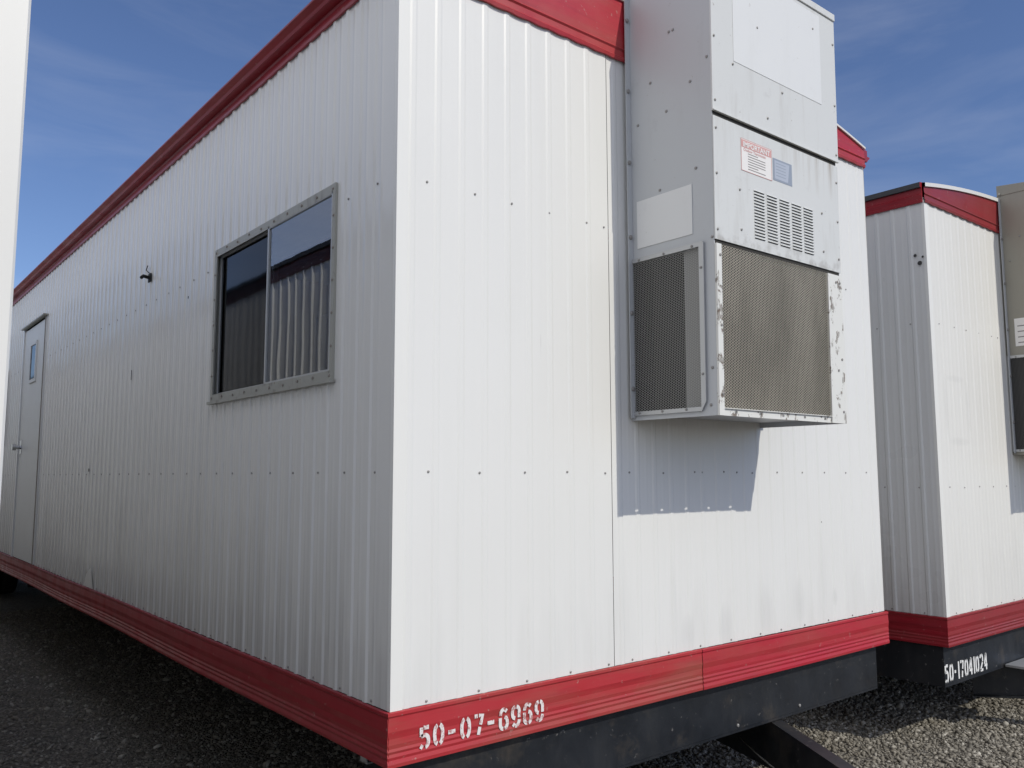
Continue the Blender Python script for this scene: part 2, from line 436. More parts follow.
def trailer(loc, label, W=3.11, arm=((1.10, .95), (.09, -.67)), adep=.33,  L=15.0, dz=0., mats=(M_side, M_end, M_red, M_redf, M_redd), gutter=True, window=None, door=None,
            hitch=True, seam=True, white_strip=.012, depth=.0027, end_screws=True, rise=.18, seed=0, sdepth=.0058, rdepth=.003, rpitch=PITCH, wheel_y=(11.2, 12.1, 13.0)):
    mS, mE, mR, mRF, mRD = mats
    T = empty('office_trailer', loc, label, 'trailer', 'office trailers parked side by side')
    zb = H+dz-.74; zt = H+dz+1.765                     # foot and head of the white sheets
    zbb = H+dz-.91
    sf = lambda u_, o: (-o, L-u_)                       # left side, u runs from the far end to the near corner (outward -x)
    sfr = lambda u_, o: (W+o, u_)                       # right side
    ef = lambda u_, o: (u_, -o)                         # near end
    efb = lambda u_, o: (W-u_, L+o)                     # far end
    rnd = random.Random(seed)
    row = lambda n0, n1, z_, st, stp: [(st+i*stp+rnd.uniform(-.004, .004), z_+rnd.uniform(-.003, .003)) for i in range(n0, n1)]
    zr0, zr1 = H+dz+.010, H+dz+1.008
    es = []
    if end_screws:
        es = row(0, 5, zr0, .141, .209)+row(0, 10, zr0, 1.111, .2085)+[(1.578, zr0), (1.83, zr0)]
        es += [(x, zr1) for x in (.123, .329, .50, .686, .887, .985, 2.21, 2.42, 2.63, 2.86)]
        es += [(x+rnd.uniform(-.006, .006), zb+.011) for x in (.035, .141, .354, .566, .78, .985, 1.11, 1.332, 1.537, 1.757, 1.967, 2.134, 2.342, 2.553, 2.778, 2.98)]
        es += [(2.52, H+dz-.24)]
        if seed == 3: es += [(W-.060, zr1), (W-.062, zr1-.29), (W-.066, zr0)]
    hs = []
    if window: hs.append(window)
    if door: hs.append((door[0], door[1], zb-.02, door[3]))
    ss = []
    for k in range(int(L/.2085)):
        u_ = L-.12-k*.2085
        for z_ in (zr0, zr1, zb+.012):
            if any(a-.03 < u_ < b+.03 and c < z_ < d for a, b, c, d in hs): continue
            ss.append((u_+rnd.uniform(-.01, .01), z_))
    # bodywork
    if seam:
        siding('end_siding', ef, 1.0095, zb, zt+.02, mE, T, screws=[s_ for s_ in es if s_[0] < 1.0], start=.064, depth=depth*.85, minor=.02)
        s2 = siding('end_siding', lambda u_, o: (1.0145+u_, .002-o), W-1.0145, zb, zt+.02, mE, T, screws=[(s_[0]-1.0145, s_[1]) for s_ in es if s_[0] > 1.0], start=.045, depth=depth)
        bar('seam', (1.006, .0065, zb), (1.016, .02, zt), M_seam, T, 0)
    else:
        siding('end_siding', ef, W, zb, zt+.02, mE, T, screws=es, start=.064, depth=depth)
    siding('side_siding', sf, L, zb, zt+.02, mS, T, holes=[(a, b, c, d) for a, b, c, d in hs], screws=ss, start=.05, depth=sdepth)
    siding('side_siding', sfr, L, zb, zt+.02, mS, T, start=.05, depth=rdepth, pitch=rpitch, minor=0)
    siding('end_siding', efb, W, zb, zt+.02, mE, T, start=.05, depth=depth)
    # corner trims
    mb = MB(); mb.grid([[(-.0012, .012, z_), (-.0012, -.006, z_), (.044, -.006, z_), (.046, .001, z_)] for z_ in (zb, zt)][::-1], M_corner)
    mb.build('corner_trim', T)
    # band round the foot
    seg_end = 1.533
    b0 = strip('foot_band', ef, seg_end, BANDP, zb, mRF, T, u0=-.012)
    strip('foot_band', ef, W+.012, [(z_, o+.0025) for z_, o in BANDP], zb, mR, T, wob=.6, u0=seg_end)
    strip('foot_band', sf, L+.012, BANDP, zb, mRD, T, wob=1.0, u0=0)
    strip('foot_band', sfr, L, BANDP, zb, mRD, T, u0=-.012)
    strip('foot_band', efb, W, BANDP, zb, mR, T)
    # upper fascia on the ends: scalloped foot over the ribs, formed lip, arched head
    arch = lambda x: H+dz+1.872+rise*(1-abs(1-2*x/W)**2)
    for kind, fn in (('near', ef), ('far', efb)):
        n_ = int(W/.0261); xs = [W*i/n_ for i in range(n_+1)]; rows = []
        base = lambda u_: H+dz+1.752+.0018*math.cos(2*math.pi*(u_-.064)/PITCH)
        for dz_, o_ in ((0, .004), (.0005, .013), (.014, .016), (.020, .011), (.045, .010), (.052, .016), (.060, .011)):
            rows.append([(*fn(u_, o_), base(u_)*(1 if dz_ < .014 else 0)+(H+dz+1.752 if dz_ >= .014 else 0)+dz_) for u_ in xs])
        for t_ in (.5, 1):
            rows.append([(*fn(u_, .010), (H+dz+1.812)*(1-t_)+t_*(arch(u_)-white_strip)) for u_ in xs])
        mb = MB(); mb.grid(rows, mR if kind == 'near' else mRD); mb.build('fascia', T)
        mb = MB()
        mb.grid([[(*fn(u_, o_), arch(u_)+z_) for u_ in xs] for z_, o_ in ((-white_strip, .011), (-white_strip, .020), (.0, .020), (.004, .006), (.004, -.02))], M_stripw)
        mb.build('drip_edge', T)
    # side eaves
    if gutter:
        EP = [(1.750,.004),(1.7505,.013),(1.762,.015),(1.768,.010),(1.790,.010),(1.800,.014),(1.801,.050),(1.812,.056),(1.826,.078),(1.834,.078),(1.834,.052),(1.868,.052),(1.872,.0)]
    else:
        EP = [(1.750,.004),(1.7505,.013),(1.765,.015),(1.770,.010),(1.800,.014),(1.806,.009),(1.842,.012),(1.843,.03),(1.874,.03),(1.878,.0)]
    for fn in (sf, sfr):
        n_ = int(L/.0521); rows = []
        for k, (z_, o_) in enumerate(EP):
            rows.append([(*fn(L*i/n_, o_), H+dz+z_+(.0012*math.cos(math.pi*i) if k < 2 and gutter else 0)) for i in range(n_+1)])
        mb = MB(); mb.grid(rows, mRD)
        if not gutter:
            k_ = mb.mi(M_roof)  # shade on the pale upper eave edge is put in as dark colour
            for q in range(len(mb.m)):
                if q >= 6*n_: mb.m[q] = k_
        mb.build('eave', T)
        mb = MB()
        for yy in (0, L):
            mb.quad([(*fn(yy, o_), H+dz+z_) for z_, o_ in EP], mRD)
        split_build(mb, 'eave_cap', T)
    n_ = 24; mb = MB()
    mb.grid([[(W*i/n_, y_, arch(W*i/n_)+.002) for i in range(n_+1)] for y_ in (0.004, L-.004)], M_roof)
    mb.build('roof', T)
    # floor / chassis
    bar('floor', (.012, .012, zbb+.03), (W-.012, L-.012, zbb+.06), M_under, T, 0)
    cz0, cz1 = H+dz-1.145, zbb+.028
    mb = MB(); x0, x1 = .02, 3.055
    mb.box((x0, .030, cz0+.012), (x1, .040, cz1), M_black); mb.box((x0, .030, cz0), (x1, .10, cz0+.011), M_black)
    mb.disc((1.82, .030, cz0+.03), (0, -1, 0), .008, M_scr, .006); mb.disc((2.31, .030, cz0+.035), (0, -1, 0), .008, M_scr, .006)
    beam = mb.build('front_beam', T)
    for xx in (.62, W-.72):
        mb = MB(); mb.box((xx+.045, .11, cz0+.012), (xx+.055, L-.1, cz1-.013), M_black); mb.box((xx, .11, cz0), (xx+.1, L-.1, cz0+.01), M_black); mb.box((xx, .11, cz1-.012), (xx+.1, L-.1, cz1-.002), M_black)
        mb.build('main_rail', T)
    mb = MB(); y = 1.2
    while y < L-.3:
        for a, b in ((.02, .61), (W-.61, W-.02)):
            lo = a if a < 1 else b; hi = b if a < 1 else a; k = len(mb.v)
            for yy in (y, y+.006): mb.v += [(lo, yy, cz1-.07), (hi, yy, cz0+.03), (hi, yy, cz1-.003), (lo, yy, cz1-.003)]
            for q in ((0,1,2,3),(7,6,5,4),(0,4,5,1),(1,5,6,2),(2,6,7,3),(3,7,4,0)): mb.f.append(tuple(k+i for i in q)); mb.m.append(mb.mi(M_black))
        y += 1.22
    split_build(mb, 'outrigger', T)
    mb = MB(); mb.box((.012, .16, zbb-.028), (.016, .20, zbb+.02), M_gal); mb.box((.012, .155, zbb-.03), (.04, .205, zbb-.026), M_gal); (mb.build('skirt_clip', T) if seam else None)
    if not gutter: bar('side_rail', (.010, .030, cz0+.001), (.0192, L-.1, cz1-.001), M_black, T, 0)
    for wy in wheel_y:
        wr = .37 if dz > -.2 else .30
        for xx, sd in ((.42, -1), (.64, -1), (W-.42, 1), (W-.64, 1)): make_wheel(T, xx, wy, wr, sd)
        mb = MB(); mb.tube([(.4, wy, wr), (W-.4, wy, wr)], .05, M_black); mb.build('axle', T)
    if hitch:
        ax = W/2; ay = arm[1][1]
        for s_ in (-1, 1):
            p0 = Vector((ax+s_*arm[0][0], arm[0][1])); p1 = Vector((ax+s_*arm[1][0], arm[1][1])); d = (p1-p0).normalized(); nn = Vector((-d.y, d.x))
            if nn.x*s_ < 0: nn = -nn
            zt_, = (cz0-.004,); 
            mb = MB()
            def pr(a, b, z0a, z0b, z1_, m):
                # prism between offset a..b off the arm line; depth tapers from z0a to z0b
                A = [(p0+nn*a), (p0+nn*b), (p1+nn*b), (p1+nn*a)]
                k = len(mb.v); zl = (z0a, z0a, z0b, z0b)
                mb.v += [(q.x, q.y, zl[i]) for i, q in enumerate(A)]+[(q.x, q.y, z1_) for q in A]
                for q in ((0,3,2,1),(4,5,6,7),(0,1,5,4),(1,2,6,5),(2,3,7,6),(3,0,4,7)): mb.f.append(tuple(k+i for i in q)); mb.m.append(mb.mi(m))
            pr(0, .008, zt_-adep, zt_-.115, zt_-.009, M_black)
            pr(-.001, .065, zt_-.008, zt_-.008, zt_, M_black)
            # bottom flange follows the taper
            A = [(p0, zt_-adep), (p0+nn*.06, zt_-adep), (p1+nn*.06, zt_-.115), (p1, zt_-.115)]
            k = len(mb.v); mb.v += [(q.x, q.y, z_-.008) for q, z_ in A]+[(q.x, q.y, z_-.001) for q, z_ in A]
            for q in ((0,3,2,1),(4,5,6,7),(0,1,5,4),(1,2,6,5),(2,3,7,6),(3,0,4,7)): mb.f.append(tuple(k+i for i in q)); mb.m.append(mb.mi(M_black))
            mb.build('hitch_arm', T)
        mb = MB(); mb.box((ax-.06, ay-.35, cz0-.13), (ax+.06, ay+.05, cz0-.03), M_black); mb.build('coupler', T, bevel=.01)
        mb = MB(); mb.tube([(ax, ay-.42, .0), (ax, ay-.42, cz0+.05)], .03, M_gal); mb.box((ax-.1, ay-.52, 0), (ax+.1, ay-.32, .02), M_black); mb.build('jack', T)
    return T, b0, beam

def window_part(T, L, y0, y1, z0, z1):
    """sliding window on the left side: fixed pane near, screened pane far"""
    W_ = bpy.data.objects.new('window', None); COL.objects.link(W_); W_.parent = T; W_.location = (0, y0, z0)
    a, c = y1-y0, z1-z0
    mb = MB(); fw, fs, o = .032, .022, -.012
    mb.box((o, 0, 0), (-.006, fs, c), M_frame); mb.box((o, a-fs-.006, 0), (-.006, a, c), M_frame)
    mb.box((o+.001, fs-.002, 0), (-.006, a-fs-.004, fw), M_frame); mb.box((o+.001, fs-.002, c-fw-.004), (-.006, a-fs-.004, c), M_frame)
    for k in range(10):
        for zz in (.016, c-.016): mb.disc((o, .02+(a-.04)*k/9, zz+random.uniform(-.004, .004)), (-1, 0, 0), .006, M_jamb, .004)
    for k in range(1, 6):
        for yy in (.011, a-.014): mb.disc((o, yy, c*k/6), (-1, 0, 0), .006, M_jamb, .004)
    mb.build('frame', W_)
    mb = MB(); mb.box((-.024, -.01, -.014), (-.004, a+.01, -.001), M_frame); mb.build('sill', W_)
    mid = .60
    i0, i1, j0, j1 = fs-.004, a-fs+.002, fw-.006, c-fw+.006
    def sash(n, ya, yb, xo, t, m, gm, inx):
        mb = MB(); x0, x1 = xo, xo+.018
        mb.box((x0, ya, j0), (x1, ya+t, j1), m); mb.box((x0, yb-t, j0), (x1, yb, j1), m)
        mb.box((x0+.001, ya+t-.001, j0), (x1-.001, yb-t+.001, j0+t), m); mb.box((x0+.001, ya+t-.001, j1-t), (x1-.001, yb-t+.001, j1), m)
        s_ = mb.build(n, W_)
        mb = MB(); mb.quad([(xo+inx, ya+t-.002, j0+t-.002), (xo+inx, ya+t-.002, j1-t+.002), (xo+inx, yb-t+.002, j1-t+.002), (xo+inx, yb-t+.002, j0+t-.002)], gm)
        mb.build('pane', s_)
    sash('sash', i0, mid+.02, -.011, .013, M_frame2, M_glass, .006)
    mb = MB(); n_ = 16
    mb.grid([[(.004+.004*math.sin(z_*160), i0+.016+(mid-i0)*k/n_, z_) for k in range(n_+1)] for z_ in [c-.195+.009*q for q in range(18)]], M_skystrip)
    mb.build('reflected_sky_strip', W_)  # pale strip put in to stand for sky reflected in the pane
    sash('sash', mid-.015, i1, .008, .014, M_frame2, M_screen, .006)
    # reveal and the dim room behind
    mb = MB()
    mb.box((.030, -.36, -.8), (1.0, a+.8, c+.12), M_inside, skip=('-x',))
    for q in (((.03,-.36,-.8),(.03,.0,-.8),(.03,.0,c+.12),(.03,-.36,c+.12)), ((.03,a,-.8),(.03,a+.8,-.8),(.03,a+.8,c+.12),(.03,a,c+.12)),
              ((.03,0,-.8),(.03,a,-.8),(.03,a,0),(.03,0,0)), ((.03,0,c),(.03,a,c),(.03,a,c+.12),(.03,0,c+.12))): mb.quad(q, M_inside)
    mb.quad([(-.006,0,0),(-.006,0,c),(.03,0,c),(.03,0,0)], M_frame); mb.quad([(-.006,a,0),(-.006,a,c),(.03,a,c),(.03,a,0)], M_frame)
    mb.quad([(-.006,0,0),(-.006,a,0),(.03,a,0),(.03,0,0)], M_frame); mb.quad([(-.006,0,c),(-.006,a,c),(.03,a,c),(.03,0,c)], M_frame)
    mb.build('room', W_)
    mb = MB()
    for k in range(5): mb.grid([[(.5+.01*math.sin(k+q), .80+k*.09+.02*q, z_) for q in range(3)] for z_ in (-.3, c*.62)], M_curtain)
    split_build(mb, 'curtain', W_)

# ------------------------------------------------------------------ ground
def ground():
    m = mat("gravel_ground", (.12, .115, .105), .95); g = G(m)
    v = g.n('TexVoronoi'); v.inputs['Scale'].default_value = 55; g.l(g.oc(), v.inputs['Vector'])
    v2 = g.n('TexVoronoi'); v2.inputs['Scale'].default_value = 120; g.l(g.oc(), v2.inputs['Vector'])
    sp = g.n('SeparateXYZ'); g.l(v.outputs['Color'], sp.inputs[0])
    c = g.mix(g.mr(sp.outputs[0], 0, 1), (.12, .108, .092), (.36, .335, .285))
    c = g.mix(g.mr(g.noise(1.3, 4), .35, .7, 0, .5), c, (.15, .135, .115))
    c = g.mix(g.mr(v.outputs['Distance'], .3, .75, 0, .6), c, (.07, .063, .054))
    g.set('Base Color', c)
    h = g.math('ADD', g.math('MULTIPLY', v.outputs['Distance'], -1), g.math('MULTIPLY', v2.outputs['Distance'], -.4))
    g.bump(h, 1.0, .02)
    mb = MB(); S = 900
    xs = [-S, -60, -12]+[(-6+.1*i) for i in range(0, 161)]+[16, 60, S]
    ys = [-S, -60, -12]+[(-5+.1*i) for i in range(0, 161)]+[17, 60, S]
    rr = random.Random(3)
    def hgt(x, y):
        if not (-6.01 < x < 10.01 and -5.01 < y < 11.01): return 0
        return .010*math.sin(x*2.1+1)*math.cos(y*1.7)+.006*math.sin(x*5.3+y*3.1)-.012
    mb.grid([[(x, y, hgt(x, y)) for x in xs] for y in ys], m)
    o = mb.build('ground', smooth=True); o['kind'] = 'structure'
    # loose stones, one mesh
    ms = mat("gravel_stone", (.17, .16, .14), .9); g = G(ms)
    oi = g.n('Attribute'); oi.attribute_name = 'tint'; 
    v = g.n('ValToRGB'); v.color_ramp.elements[0].color = (.10, .092, .078, 1); v.color_ramp.elements[1].color = (.62, .59, .52, 1)
    e = v.color_ramp.elements.new(.55); e.color = (.27, .25, .21, 1)
    g.l(oi.outputs['Fac'], v.inputs[0])
    g.set('Base Color', g.mix(g.mr(g.noise(1.6, 4, .6), .38, .68, 0, .6), v.outputs[0], (.19, .165, .125)))
    rng = np.random.default_rng(5)
    bm = bmesh.new(); bmesh.ops.create_icosphere(bm, subdivisions=1, radius=1)
    bv = np.array([q.co[:] for q in bm.verts]); bf = np.array([[q.index for q in fa.verts] for fa in bm.faces]); bm.free()
    zones = [((2.2, 6.2), (-1.6, 2.6), 60000, (.0035, .0150)), ((-1.1, 2.2), (-.8, 9.5), 42000, (.004, .013)), ((-1.1, 6.5), (-1.6, 9.5), 7000, (.011, .024)),
             ((-4.5, 2.2), (-4.6, -.8), 14000, (.004, .014)), ((2.2, 8), (-4.5, -1.6), 9000, (.004, .014))]
    V, F, Tn = [], [], []; base = 0
    for (xr, yr, n_, sr) in zones:
        x = rng.uniform(*xr, n_); y = rng.uniform(*yr, n_); s_ = sr[0]+(sr[1]-sr[0])*rng.random(n_)**1.9
        zz = .010*np.sin(x*2.1+1)*np.cos(y*1.7)+.006*np.sin(x*5.3+y*3.1)-.012
        sc_ = s_[:, None]*np.stack([rng.uniform(.7, 1.35, n_), rng.uniform(.7, 1.35, n_), rng.uniform(.45, .9, n_)], 1)
        pts = bv[None]*(1+rng.uniform(-.28, .28, (n_, len(bv), 1)))*sc_[:, None, :]
        a = rng.uniform(0, 2*np.pi, n_); ca, sa = np.cos(a)[:, None], np.sin(a)[:, None]
        px, py = pts[..., 0]*ca-pts[..., 1]*sa, pts[..., 0]*sa+pts[..., 1]*ca
        tl = rng.normal(0, .35, n_)[:, None]; pz = pts[..., 2]+px*tl
        P = np.stack([px+x[:, None], py+y[:, None], pz+zz[:, None]+s_[:, None]*.28], -1)
        V.append(P.reshape(-1, 3)); F.append((bf[None]+(np.arange(n_)*len(bv))[:, None, None]+base).reshape(-1, 3)); base += n_*len(bv)
        Tn.append(np.repeat(rng.beta(2, 2.6, n_), len(bv)))
    V = np.concatenate(V); F = np.concatenate(F); Tn = np.concatenate(Tn).astype(np.float32)
    me = bpy.data.meshes.new('gravel'); me.vertices.add(len(V)); me.vertices.foreach_set('co', V.ravel().astype(np.float32))
    me.loops.add(F.size); me.loops.foreach_set('vertex_index', F.ravel().astype(np.int32))
    me.polygons.add(len(F)); me.polygons.foreach_set('loop_start', np.arange(0, F.size, 3, dtype=np.int32))
    me.update(calc_edges=True)
    at = me.attributes.new('tint', 'FLOAT', 'POINT'); at.data.foreach_set('value', Tn)
    me.materials.append(ms); o = bpy.data.objects.new('gravel', me); COL.objects.link(o)
    o['kind'] = 'stuff'; o['label'] = 'grey crushed stone gravel covering the yard under and between the trailers'; o['category'] = 'gravel'
ground()

# ------------------------------------------------------------------ trailers
Lm = 15.0
wy0, wy1, wz0, wz1 = .415, 1.668, H+.351, H+1.092
dy0, dy1, dz1 = 5.72, 6.70, H+1.385
T1, band1, beam1 = trailer((0, 0, 0), 'long white ribbed trailer with red trim, sliding window and door, marked 50-07-6969, in the middle',
    L=Lm, window=(Lm-wy1+.02, Lm-wy0-.02, wz0+.02, wz1-.02), door=(Lm-dy1, Lm-dy0, 0, dz1), seed=1)
window_part(T1, Lm, wy0, wy1, wz0, wz1)
lettering('50-07-6969', .104, H-.873, .0541, .041, .071, .0132, -.0134, M_paintw, band1, slope=.0)

# door
D = bpy.data.objects.new('door', None); COL.objects.link(D); D.parent = T1; D.location = (0, dy0, H-.735)
dw, dh = dy1-dy0, 2.11
mb = MB(); mb.box((-.012, .035, 0), (.02, dw-.02, dh-.02), M_door); mb.build('door_leaf', D, bevel=.002)
mb = MB(); mb.box((-.018, .018, -.0), (.02, .034, dh), M_jamb); mb.box((-.012, -.01, 0), (.02, .0175, dh), M_door); mb.box((-.022, dw-.019, 0), (.02, dw+.01, dh), M_door); mb.build('jamb', D)
mb = MB(); mb.box((-.045, -.03, dh+.001), (-.004, dw+.04, dh+.015), M_frame); mb.build('drip_cap', D, bevel=.003)
mb = MB()
for a, b in (((.33, 1.57), (.355, 1.94)), ((.585, 1.57), (.61, 1.94)), ((.355, 1.57), (.585, 1.60)), ((.355, 1.91), (.585, 1.94))):
    mb.box((-.024, a[0], a[1]), (-.0125, b[0], b[1]), M_door)
dwn = mb.build('door_window', D)
mb = MB(); mb.quad([(-.0135, .36, 1.60), (-.0135, .36, 1.92), (-.0135, .59, 1.92), (-.0135, .59, 1.60)], M_dark)
mb.quad([(-.018, .36, 1.60), (-.018, .36, 1.92), (-.018, .59, 1.92), (-.018, .59, 1.60)], M_screen); mb.build('pane', dwn)
mb = MB(); mb.tube([(-.012, .86, 1.0), (-.06, .86, 1.0)], .018, M_knob); mb.tube([(-.055, .86, 1.0), (-.085, .86, 1.0)], .030, M_knob, 14)
mb.box((-.016, .82, .94), (-.0125, .90, 1.06), M_knob); mb.build('door_knob', D)
# far shuttered box beside the door
mb = MB(); mb.box((-.03, 7.55, H+.30), (-.007, 7.95, H+1.08), M_door); mb.build('electrical_box', T1, bevel=.004)
# small black hook on the long wall
mb = MB(); mb.box((-.010, 2.735, H+1.135), (-.004, 2.785, H+1.185), M_dark); mb.tube([(-.008, 2.76, H+1.16), (-.045, 2.755, H+1.165), (-.060, 2.735, H+1.150)], .010, M_dark)
mb.tube([(-.008, 2.77, H+1.19), (-.02, 2.79, H+1.21), (-.01, 2.80, H+1.24)], .003, M_dark); mb.build('wall_hook', T1)
# scuffs and a pale patch low on the long wall
mb = MB(); mb.quad([(-.0075, 3.72, H-.735), (-.0075, 3.80, H-.60), (-.0075, 3.92, H-.655), (-.0075, 3.97, H-.735)][::-1], M_corner); mb.build('pale_patch', T1)
mb = MB()
for (y, z, a, b) in ((3.05, .58, .006, .06), (3.98, .03, .02, .02), (2.05, .92, .01, .012)): mb.box((-.0085, y, H+z), (-.0065, y+a, H+z+b), M_seam)
split_build(mb, 'scuff_mark', T1)

T2, band2, beam2 = trailer((3.71, -.055, 0), 'white ribbed trailer with beige cooling unit, marked 50-17041024, at the right edge', L=14., dz=-.09,
    mats=(M_side2, M_end2, M_redn, M_redn, M_redd), gutter=False, seam=False, white_strip=.024, seed=2, arm=((.645, .26), (.08, -1.0)), adep=.215, rise=.14, wheel_y=(9.4, 10.3, 11.2))
mb = MB(); x = .012
for ch in '50-17041024':
    k_ = .5 if ch in '1' else (.62 if ch == '-' else 1)
    glyph(mb, ch, x-.0, H-1.212, .046*(k_ if ch != '1' else .46), .104 if ch != '-' else .104, .0165, .0285, M_paintw2); x += .0605*k_+(.012 if ch == '-' else 0)
mb.build('stencil_number', beam2)
mb = MB()
mb.disc((-.0065, .036, H+1.286), (-1, 0, 0), .014, M_seam, .002, 9); mb.disc((-.0065, .016, H+1.322), (-1, 0, 0), .007, M_seam, .002); mb.disc((-.0065, .062, H+1.338), (-1, 0, 0), .010, M_seam, .002)
split_build(mb, 'old_fixing_hole', T2)
mb = MB(); mb.box((.83, -.14, H-1.228), (1.2, .02, H-1.212), M_gal); mb.build('step_bracket', T2, bevel=.003)

T3, band3, beam3 = trailer((-1.175-3.11, -.52, 0), 'white trailer wall at the left edge, beside the gap with the long trailer', L=15., dz=-.284,
    mats=(M_side2, M_end2, M_redn, M_redn, M_maroon), seam=False, hitch=False, seed=3, gutter=False, rdepth=.0105, rpitch=.135, depth=.004)
T4, _, _ = trailer((3.71+3.11+.6, .25, 0), 'unseen white trailer added beyond the one with the beige cooling unit to block light', L=14., dz=-.05,
    mats=(M_side2, M_end2, M_redn, M_redn, M_redd), gutter=False, seam=False, white_strip=.036, seed=4, end_screws=False)  # out of view, added to keep light from under its neighbour

def rust_runs():
    g = G(M_ac); b = g.b.inputs['Base Color']; src = b.links[0].from_socket
    s_ = g.xyz(); z = s_[2]
    run = g.mr(g.noise(1.0, 4, .6, 0, (22, 22, 1.0)), .50, .68)
    below = g.math('MULTIPLY', g.mr(z, H+1.20, H+1.385, 0, 1), g.mr(z, H+1.385, H+1.40, 1, 0))
    side = g.mr(s_[0], .45, .75, .15, 1)
    f_ = g.math('MULTIPLY', g.math('MULTIPLY', run, below), side)
    c = g.mix(g.math('MULTIPLY', f_, .75), src, (.30, .24, .17))
    foot = g.math('MULTIPLY', g.mr(z, H+.89, H+.96, 1, 0), g.mr(g.noise(14, 4, .6), .45, .62))
    c = g.mix(g.math('MULTIPLY', foot, .6), c, (.30, .28, .25)); g.set('Base Color', c)
rust_runs()
# ------------------------------------------------------------------ wall-mounted cooling units
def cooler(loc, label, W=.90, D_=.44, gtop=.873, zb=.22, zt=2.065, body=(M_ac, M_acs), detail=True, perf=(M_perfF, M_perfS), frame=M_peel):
    A = empty('wall_air_conditioner', loc, label, 'air conditioner', 'wall air conditioners on the trailer ends')
    z0, z1 = H+zb, H+zt; zs1, zs2 = H+1.39, H+.89          # splits of the front
    mf, ms = body; t = .004
    gz0, gz1 = z0+.035, H+gtop                              # grille band
    pan = z0+.0235
    # casing: side panels with an opening for the grille, top and bottom pans
    gy0, gy1 = -.362, -.014
    mb = MB()
    for x0, x1 in ((0, t), (W-t, W)):
        mb.box((x0, -D_, gz1), (x1, 0, z1), ms); mb.box((x0, -D_, z0), (x1, 0, gz0), ms)
        mb.box((x0, -D_, gz0), (x1, gy0, gz1), ms); mb.box((x0, gy1, gz0), (x1, 0, gz1), ms)
    mb.box((t, -D_-.0005, pan), (W-t, 0, pan+.004), ms)
    mb.box((t, -.02, pan+.005), (W-t, -.012, z1-.003), M_dark)
    mb.build('casing', A)
    # wall flange with bolts
    mb = MB(); mb.box((-.028, -.022, z0+.01), (-.0005, -.018, z1-.02), M_acs); mb.box((W+.0005, -.022, z0+.01), (W+.028, -.018, z1-.02), M_acs)
    for zz in (1.936, 1.62, 1.306, .984, .663, .349):
        for xx in (-.017, W+.017): mb.disc((xx, -.022, H+zz), (0, -1, 0), .010, M_scr, .007)
    split_build(mb, ('wall_flange', 'bolt'), A)
    # side screws, blank plate
    mb = MB()
    for (y, z) in ((-.23, 1.80), (-.25, 1.80), (-.13, 1.62), (-.33, 1.55), (-.21, 1.47), (-.06, 1.46), (-.17, 1.15), (-.35, 1.19), (-.012, 1.05), (-.41, 1.62), (-.42, .90), (-.41, .40), (-.40, .26)):
        mb.disc((0, y, H+z), (-1, 0, 0), .006, M_scr, .004)
    split_build(mb, 'screw', A)
    if detail:
        mb = MB(); mb.box((-.003, -.330, H+.931), (-.0005, -.047, H+1.132), M_acp); mb.build('blank_plate', A, bevel=.001)
    # side grille with its chamfered flange
    for sx, sd in ((0, -1), (W, 1)):
        fw = .026; xo = sx+sd*.0008; xp = sx+sd*.010
        y0, y1, g0, g1 = gy0-.022, gy1+.010, gz0-.016, gz1+.018
        ch = .035
        outer = [(y0, g0+ch), (y0+ch*.6, g0), (y1, g0), (y1, g1), (y0+.006, g1), (y0, g1-.006)]
        mb = MB(); mb2 = [(min(max(a, gy0), gy1), min(max(b, gz0), gz1)) for a, b in outer]
        for i in range(6):
            j = (i+1) % 6
            q = [(xp, *outer[i]), (xp, *outer[j]), (xp, *mb2[j]), (xp, *mb2[i])]
            mb.quad(q if sd > 0 else q[::-1], M_gal)
            q = [(xo, *outer[i]), (xo, *outer[j]), (xp, *outer[j]), (xp, *outer[i])]
            mb.quad(q if sd > 0 else q[::-1], M_gal)
            if mb2[i] != mb2[j]: mb.quad([(xp, *mb2[i]), (xp, *mb2[j]), (sx-sd*.012, *mb2[j]), (sx-sd*.012, *mb2[i])], M_gal)
        for (yy, zz) in ((-.05, g0+.010), (-.17, g0+.010), (-.29, g0+.010), (-.06, g1-.011), (-.19, g1-.011), (-.33, g1-.011), (y1-.010, g0+.2), (y1-.010, g0+.5), (y0+.012, g0+.14), (y0+.012, g0+.55)):
            mb.disc((xp, yy, zz), (sd, 0, 0), .0055, M_scr, .004)
        fr = mb.build('side_grille', A)
        mb = MB(); mb.quad([(xp-sd*.004, gy0, gz0), (xp-sd*.004, gy1, gz0), (xp-sd*.004, gy1, gz1), (xp-sd*.004, gy0, gz1)], perf[1]); mb.build('perforated_sheet', fr)
        # behind: coil edge plate near the front, dark void behind
        mb = MB(); xi = sx-sd*.014
        mb.quad([(xi, -.36, pan+.006), (xi, -.272, pan+.006), (xi, -.272, gz1+.02), (xi, -.36, gz1+.02)], M_plate)
        mb.quad([(sx-sd*.12, -.272, pan+.006), (sx-sd*.12, -.02, pan+.006), (sx-sd*.12, -.02, gz1+.02), (sx-sd*.12, -.272, gz1+.02)], M_dark)
        mb.quad([(xi, -.272, pan+.006), (sx-sd*.12, -.272, pan+.006), (sx-sd*.12, -.272, gz1+.02), (xi, -.272, gz1+.02)], M_dark)
        mb.build('coil_end_plate', A)
    # front: top panel, middle panel with louvres, perforated coil guard in a frame
    yf = -D_-.001
    mb = MB(); mb.box((-.003, yf-.006, zs1+.012), (W+.012, yf, z1-.001), mf)
    mb.box((-.003, yf-.011, zs1+.006), (W+.012, yf, zs1+.011), mf)
